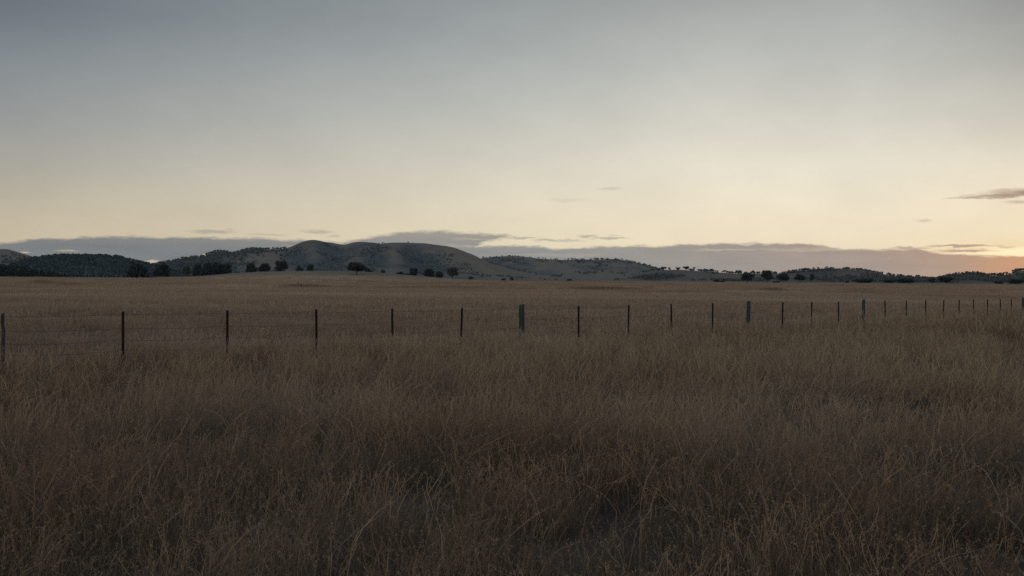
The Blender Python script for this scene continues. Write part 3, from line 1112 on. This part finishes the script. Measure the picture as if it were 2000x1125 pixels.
def timber_geom(zb, zt, rad, lean, seed):
    r = np.random.default_rng(seed)
    V, Fc = [], []
    sides = 12
    lob = 1 + 0.10 * r.normal(size=sides)
    zs = list(np.linspace(zb, zt - 0.015, 9)) + [zt]
    for i, z in enumerate(zs):
        k = rad * (1.06 - 0.12 * (z - zb) / (zt - zb)) * (0.86 if i == len(zs) - 1 else 1)
        wob = r.normal(size=2) * 0.004
        for q in range(sides):
            a = 2 * math.pi * q / sides
            kk = k * lob[q] * (1 + 0.02 * r.normal())
            V.append((math.cos(a) * kk + wob[0] + lean[0] * (z - zb), math.sin(a) * kk + wob[1] + lean[1] * (z - zb), z + (0.012 * math.sin(a + 1) if i >= len(zs) - 2 else 0)))
    for i in range(len(zs) - 1):
        for q in range(sides):
            Fc.append((i * sides + q, i * sides + (q + 1) % sides, (i + 1) * sides + (q + 1) % sides, (i + 1) * sides + q))
    top = len(V)
    V.append((lean[0] * (zt - zb), lean[1] * (zt - zb), zt + 0.004))
    base = (len(zs) - 1) * sides
    tr = [(base + q, base + (q + 1) % sides, top) for q in range(sides)]
    return np.array(V), np.array(Fc), np.array(tr)


WIRE_DROP = [0.06, 0.34, 0.575, 0.78]
wire_pts = []
for n, p, zg in fence_pts:
    r = np.random.default_rng(300 + n)
    lean = r.normal(size=2) * 0.016
    ztop = p[2]
    if n in TIMBER:
        rad = 0.070 if n else 0.034
        v, fc, tr = timber_geom(zg - 0.25, ztop + (0.055 if n else 0.0), rad, lean, 400 + n)
        o = mesh_np('timber_post', v + np.array([p[0], p[1], 0]) - FO, fc, M_TIMBER, fence, True, tris=tr)
        o['label'] = 'thick round weathered grey timber post'
        wire_pts.append((p[0] - rad * 0.75, p[1] - rad * 0.75, ztop))
    else:
        v, fc = picket_geom(zg - 0.25, ztop, lean, 500 + n)
        mesh_np('steel_picket', v + np.array([p[0], p[1], 0]) - FO, fc, M_STEEL, fence)
        wire_pts.append((p[0] - 0.02, p[1] - 0.02, ztop))
WR = 0.0031
for wi_, drop in enumerate(WIRE_DROP):
    P = []
    for (x0, y0, z0), (x1, y1, z1) in zip(wire_pts[:-1], wire_pts[1:]):
        for k in range(6):
            t = k / 6
            P.append((x0 + (x1 - x0) * t, y0 + (y1 - y0) * t, z0 + (z1 - z0) * t - drop - 0.02 * (1 + 0.4 * wi_) * 4 * t * (1 - t)))
    P.append((wire_pts[-1][0], wire_pts[-1][1], wire_pts[-1][2] - drop))
    P = np.array(P)
    V = np.concatenate([P + np.array([-.68, .73, 0]) * WR, P + np.array([0, 0, 1]) * WR, P - np.array([-.68, .73, 0]) * WR, P - np.array([0, 0, 1]) * WR], 0)
    m = len(P)
    k = np.arange(m - 1)
    Fc = np.concatenate([np.stack([k + a * m, k + 1 + a * m, k + 1 + ((a + 1) % 4) * m, k + ((a + 1) % 4) * m], -1) for a in range(4)], 0)
    mesh_np('wire', V - FO, Fc, M_WIRE, fence, True)


# ------------------------------------------------------------------ grass
fx = np.array([p[1][0] for p in fence_pts])
fy = np.array([p[1][1] for p in fence_pts])


def fence_y(x):
    s0 = (fy[1] - fy[0]) / (fx[1] - fx[0])
    s1 = (fy[-1] - fy[-3]) / (fx[-1] - fx[-3])
    y = np.interp(x, fx, fy)
    y = np.where(x < fx[0], fy[0] + (x - fx[0]) * s0, y)
    return np.where(x > fx[-1], fy[-1] + (x - fx[-1]) * s1, y)


def blades(x, y, h, w, lean, face, tint, levels, prof, curl=2.0, kink=0.0, tops=False):
    n = len(x)
    L = len(levels)
    z = ground_z(x, y) - 0.02
    t = np.array(levels)[None, :]
    pr = np.array(prof)[None, :]
    bend = np.hypot(lean[0], lean[1])
    cx = x[:, None] + lean[0][:, None] * h[:, None] * t ** curl
    cy = y[:, None] + lean[1][:, None] * h[:, None] * t ** curl
    cz = z[:, None] + h[:, None] * (t - 0.42 * np.minimum(bend, 1.1)[:, None] * t ** (curl + 0.6))
    if kink:
        jx = np.cumsum(rng.normal(size=(n, L)) * kink, 1)
        jy = np.cumsum(rng.normal(size=(n, L)) * kink, 1)
        jx -= jx[:, :1]
        jy -= jy[:, :1]
        cx = cx + jx * h[:, None]
        cy = cy + jy * h[:, None]
        cz = cz - (jx ** 2 + jy ** 2) * 0.6 * h[:, None]
    sxx = np.cos(face)[:, None] * w[:, None] * pr * .5
    syy = np.sin(face)[:, None] * w[:, None] * pr * .5
    V = np.stack([np.stack([cx - sxx, cy - syy, cz], -1), np.stack([cx + sxx, cy + syy, cz], -1)], 2).reshape(-1, 3)
    q = (np.arange(n)[:, None] * L + np.arange(L - 1)[None, :]) * 2
    Fc = np.stack([q, q + 1, q + 3, q + 2], -1).reshape(-1, 4)
    out = (V, Fc, np.repeat(tint, L * 2))
    return out + (np.stack([cx, cy, cz], -1),) if tops else out


def spikelets(bag, C, tint, per, size, t0=0.7):
    """loose seed heads: little husks along the upper part of each stalk."""
    n, L, _ = C.shape
    u = (t0 + (1 - t0) * rng.random((n, per))) * (L - 1)
    k = np.clip(np.floor(u).astype(int), 0, L - 2)
    f = (u - k)[:, :, None]
    ii = np.arange(n)[:, None]
    p = (C[ii, k] * (1 - f) + C[ii, k + 1] * f).reshape(-1, 3)
    m = len(p)
    d = rng.normal(size=(m, 3))
    d[:, 2] = np.abs(d[:, 2]) * 1.3
    d /= np.linalg.norm(d, axis=1)[:, None]
    ln = size * (0.6 + 0.9 * rng.random(m))[:, None]
    sd_ = np.cross(d, rng.normal(size=(m, 3)))
    sd_ /= np.linalg.norm(sd_, axis=1)[:, None] + 1e-6
    wd = size * 0.13
    V = np.stack([p, p + d * ln * .55 + sd_ * wd, p + d * ln, p + d * ln * .55 - sd_ * wd], 1).reshape(-1, 3)
    bag.add(V, np.arange(m * 4).reshape(-1, 4), np.repeat(np.clip(np.repeat(tint, per) + 0.1 * rng.normal(size=m), 0, 1), 4))


def scatter(z0, z1, dens, margin=1.5, slope=0.53):
    """uniform points in the view wedge between two depths."""
    wid = lambda z: 2 * (slope * z + margin)
    area = 0.5 * (wid(z0) + wid(z1)) * (z1 - z0)
    n = int(area * dens)
    u = rng.random(n)
    a_, b_ = slope, slope * z0 + margin
    T = (z1 - z0)
    c2 = a_ * T * T / 2
    c1 = b_ * T
    tot = c1 + c2
    t = (-c1 + np.sqrt(c1 * c1 + 4 * c2 * u * tot)) / (2 * c2)
    zz = z0 + t * T
    xx = (rng.random(n) * 2 - 1) * (slope * zz + margin)
    return xx, zz


class Bag:
    def __init__(self):
        self.V, self.F, self.T, self.n = [], [], [], 0

    def add(self, v, f, t):
        self.V.append(v.astype(np.float32))
        self.F.append((f + self.n).astype(np.int32))
        self.T.append(t.astype(np.float32))
        self.n += len(v)

    def build(self, name, mat):
        return mesh_np(name, np.concatenate(self.V), np.concatenate(self.F), mat, attr={'tint': np.concatenate(self.T)})


verge, paddock = Bag(), Bag()
LEAF_T = [0, .35, .7, 1.0]
LEAF_P = [1.0, .9, .65, .12]
STALK_T = [0, .3, .6, .78, .9, 1.0]
STALK_P = [1.0, .8, .7, 2.6, 2.0, .3]


def tussocks(bag, z0, z1, dens, per, hgt, wid, spread, stalk_frac, keep, heads=0, kink=0.07, gaps=0.30, shift=0.0):
    cx, cy = scatter(z0, z1, dens)
    k = keep(cx, cy)
    cx, cy = cx[k], cy[k]
    clump = vnoise(cx / 0.8, cy / 0.8, 21, 3)
    bigp = vnoise(cx / 3.4, cy / 3.4, 25, 3)
    alive = clump + 0.8 * (bigp - .5) > gaps + 0.20 * rng.random(len(cx))
    cx, cy, clump, bigp = cx[alive], cy[alive], clump[alive], bigp[alive]
    hsc = (0.40 + 1.05 * clump) * (0.62 + 0.76 * bigp)
    n = len(cx)
    ctint = np.clip(-0.02 + 0.95 * vnoise(cx / 1.1, cy / 1.1, 31, 3) + 0.10 * rng.normal(size=n) - 0.46 * (1 - sstep(6, 15, cy)) - shift * (1 - sstep(25, 85, cy)), 0.05, 1)  # tint also lowered towards the camera, painting the dim foreground into the colour
    la = rng.random(n) * 2 * math.pi
    wind = 0.05 + 0.24 * (vnoise(cx / 4, cy / 4, 35, 2) - 0.35)
    idx = np.repeat(np.arange(n), per)
    m = len(idx)
    ra, rr = rng.random(m) * 2 * math.pi, np.sqrt(rng.random(m)) * spread
    x = cx[idx] + rr * np.cos(ra)
    y = cy[idx] + rr * np.sin(ra)
    out = rng.random(m) ** 1.3 * 0.75
    lx = np.cos(ra) * out + wind[idx] + 0.26 * rng.normal(size=m) + 0.2 * np.cos(la[idx])
    ly = np.sin(ra) * out + 0.22 * rng.normal(size=m) + 0.2 * np.sin(la[idx])
    h = hgt * hsc[idx] * (0.35 + 0.8 * rng.random(m))
    wdt = wid * (0.6 + 0.8 * rng.random(m))
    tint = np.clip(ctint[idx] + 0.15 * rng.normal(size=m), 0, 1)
    face = rng.normal(size=m) * 0.8
    st = rng.random(m) < stalk_frac
    lf = ~st
    bag.add(*blades(x[lf], y[lf], h[lf], wdt[lf], (lx[lf], ly[lf]), face[lf], tint[lf], LEAF_T, LEAF_P, 1.8, kink))
    if st.any():
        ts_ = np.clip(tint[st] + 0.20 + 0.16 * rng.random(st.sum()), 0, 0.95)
        v, f, t, C = blades(x[st], y[st], h[st] * 1.30 + 0.05, wdt[st] * 0.62, (lx[st] * .55, ly[st] * .55), face[st], ts_, STALK_T, STALK_P, 2.2, kink * 0.35, True)
        bag.add(v, f, t)
        if heads:
            spikelets(bag, C, np.clip(ts_ + 0.08, 0, 1), heads, max(0.018, wid * 4.2))


def on_verge(x, y):
    return y < fence_y(x) + 0.4 + 7.0 * np.maximum(0, vnoise(x / 2.2, y / 2.2, 77, 3) - 0.45)


def in_paddock(x, y):
    return y >= fence_y(x) + 0.4


# verge: tall seeding grass in tussocks, finer close to the viewer
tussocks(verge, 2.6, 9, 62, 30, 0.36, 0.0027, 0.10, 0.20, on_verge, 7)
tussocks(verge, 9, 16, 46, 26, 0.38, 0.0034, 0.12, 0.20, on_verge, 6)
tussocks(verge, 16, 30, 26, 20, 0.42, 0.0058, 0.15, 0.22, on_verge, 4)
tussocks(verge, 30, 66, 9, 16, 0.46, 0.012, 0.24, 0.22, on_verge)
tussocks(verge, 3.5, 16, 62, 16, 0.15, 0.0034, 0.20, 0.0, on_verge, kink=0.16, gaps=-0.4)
# paddock: shorter, paler
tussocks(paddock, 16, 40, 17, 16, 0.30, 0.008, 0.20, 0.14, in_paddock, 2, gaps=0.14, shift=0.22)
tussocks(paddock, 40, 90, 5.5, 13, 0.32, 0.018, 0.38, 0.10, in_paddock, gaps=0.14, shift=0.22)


def tufts(bag, z0, z1, dens, h, w):
    x, y = scatter(z0, z1, dens, 6)
    k = in_paddock(x, y)
    x, y = x[k], y[k]
    pn = np.clip(0.5 + 1.7 * (0.55 * vnoise(x / 7.0, y / 30.0, 55, 4) + 0.45 * vnoise(x / 38.0, y / 55.0, 57, 3) - 0.5), 0, 1)
    rk = rank_f(x, y)
    al = pn > 0.10 + 0.2 * rng.random(len(x))
    al |= rk > 0.3
    x, y, pn, rk = x[al], y[al], pn[al], rk[al]
    n = len(x)
    tall = 1 + 1.1 * (rng.random(n) < 0.015)
    hh = h * (0.40 + 0.85 * pn + 0.9 * rk) * (0.6 + 0.6 * rng.random(n)) * tall
    tint = np.clip(0.13 + 0.72 * pn + 0.16 * rng.normal(size=n) + 0.2 * (tall > 1), 0.12, 1) * (1 - rk * (rng.random(n) < 0.97))
    bag.add(*blades(x, y, hh, w * (0.6 + 0.8 * rng.random(n)), (0.3 * rng.normal(size=n) + .15, 0.3 * rng.normal(size=n)), rng.normal(size=n) * .6, tint, [0, .6, 1.0], [1.0, .8, .15]))


tufts(paddock, 90, 180, 16, 0.28, 0.05)
tufts(paddock, 180, 330, 4.5, 0.28, 0.11)
tufts(paddock, 330, 480, 1.7, 0.24, 0.22)

# long arching straw stalks standing out of the nearest grass
sx_, sy_ = scatter(4.5, 19, 9.0)
n = len(sx_)
sgn = np.where(rng.random(n) < 0.72, 1, -1)
v_, f_, t_, C_ = blades(sx_, sy_, 0.42 + 0.50 * rng.random(n) ** 1.5, (0.0024 + 0.0016 * rng.random(n)) * (1 + 0.05 * np.maximum(sy_ - 6, 0)), (sgn * (0.2 + 0.9 * rng.random(n) ** 1.5), 0.35 * rng.normal(size=n)),
                        rng.normal(size=n) * 0.4, np.clip(0.74 + 0.14 * rng.normal(size=n), 0, 1), [0, .2, .4, .6, .75, .88, 1.0], [1.0, .9, .85, .8, 1.5, 1.3, .3], 2.2, 0.03, True)
verge.add(v_, f_, t_)
spikelets(verge, C_, np.full(n, 0.85), 9, 0.02, 0.72)

vg = verge.build('verge_grass', M_VERGE)
tag(vg, 'tall dry seeding grass filling the verge in front of the fence', 'grass', None, 'stuff')
pg = paddock.build('paddock_grass', M_PADDOCK)
tag(pg, 'short dry brown grass of the paddock beyond the fence', 'grass', None, 'stuff')
print('grass verts', verge.n, paddock.n)
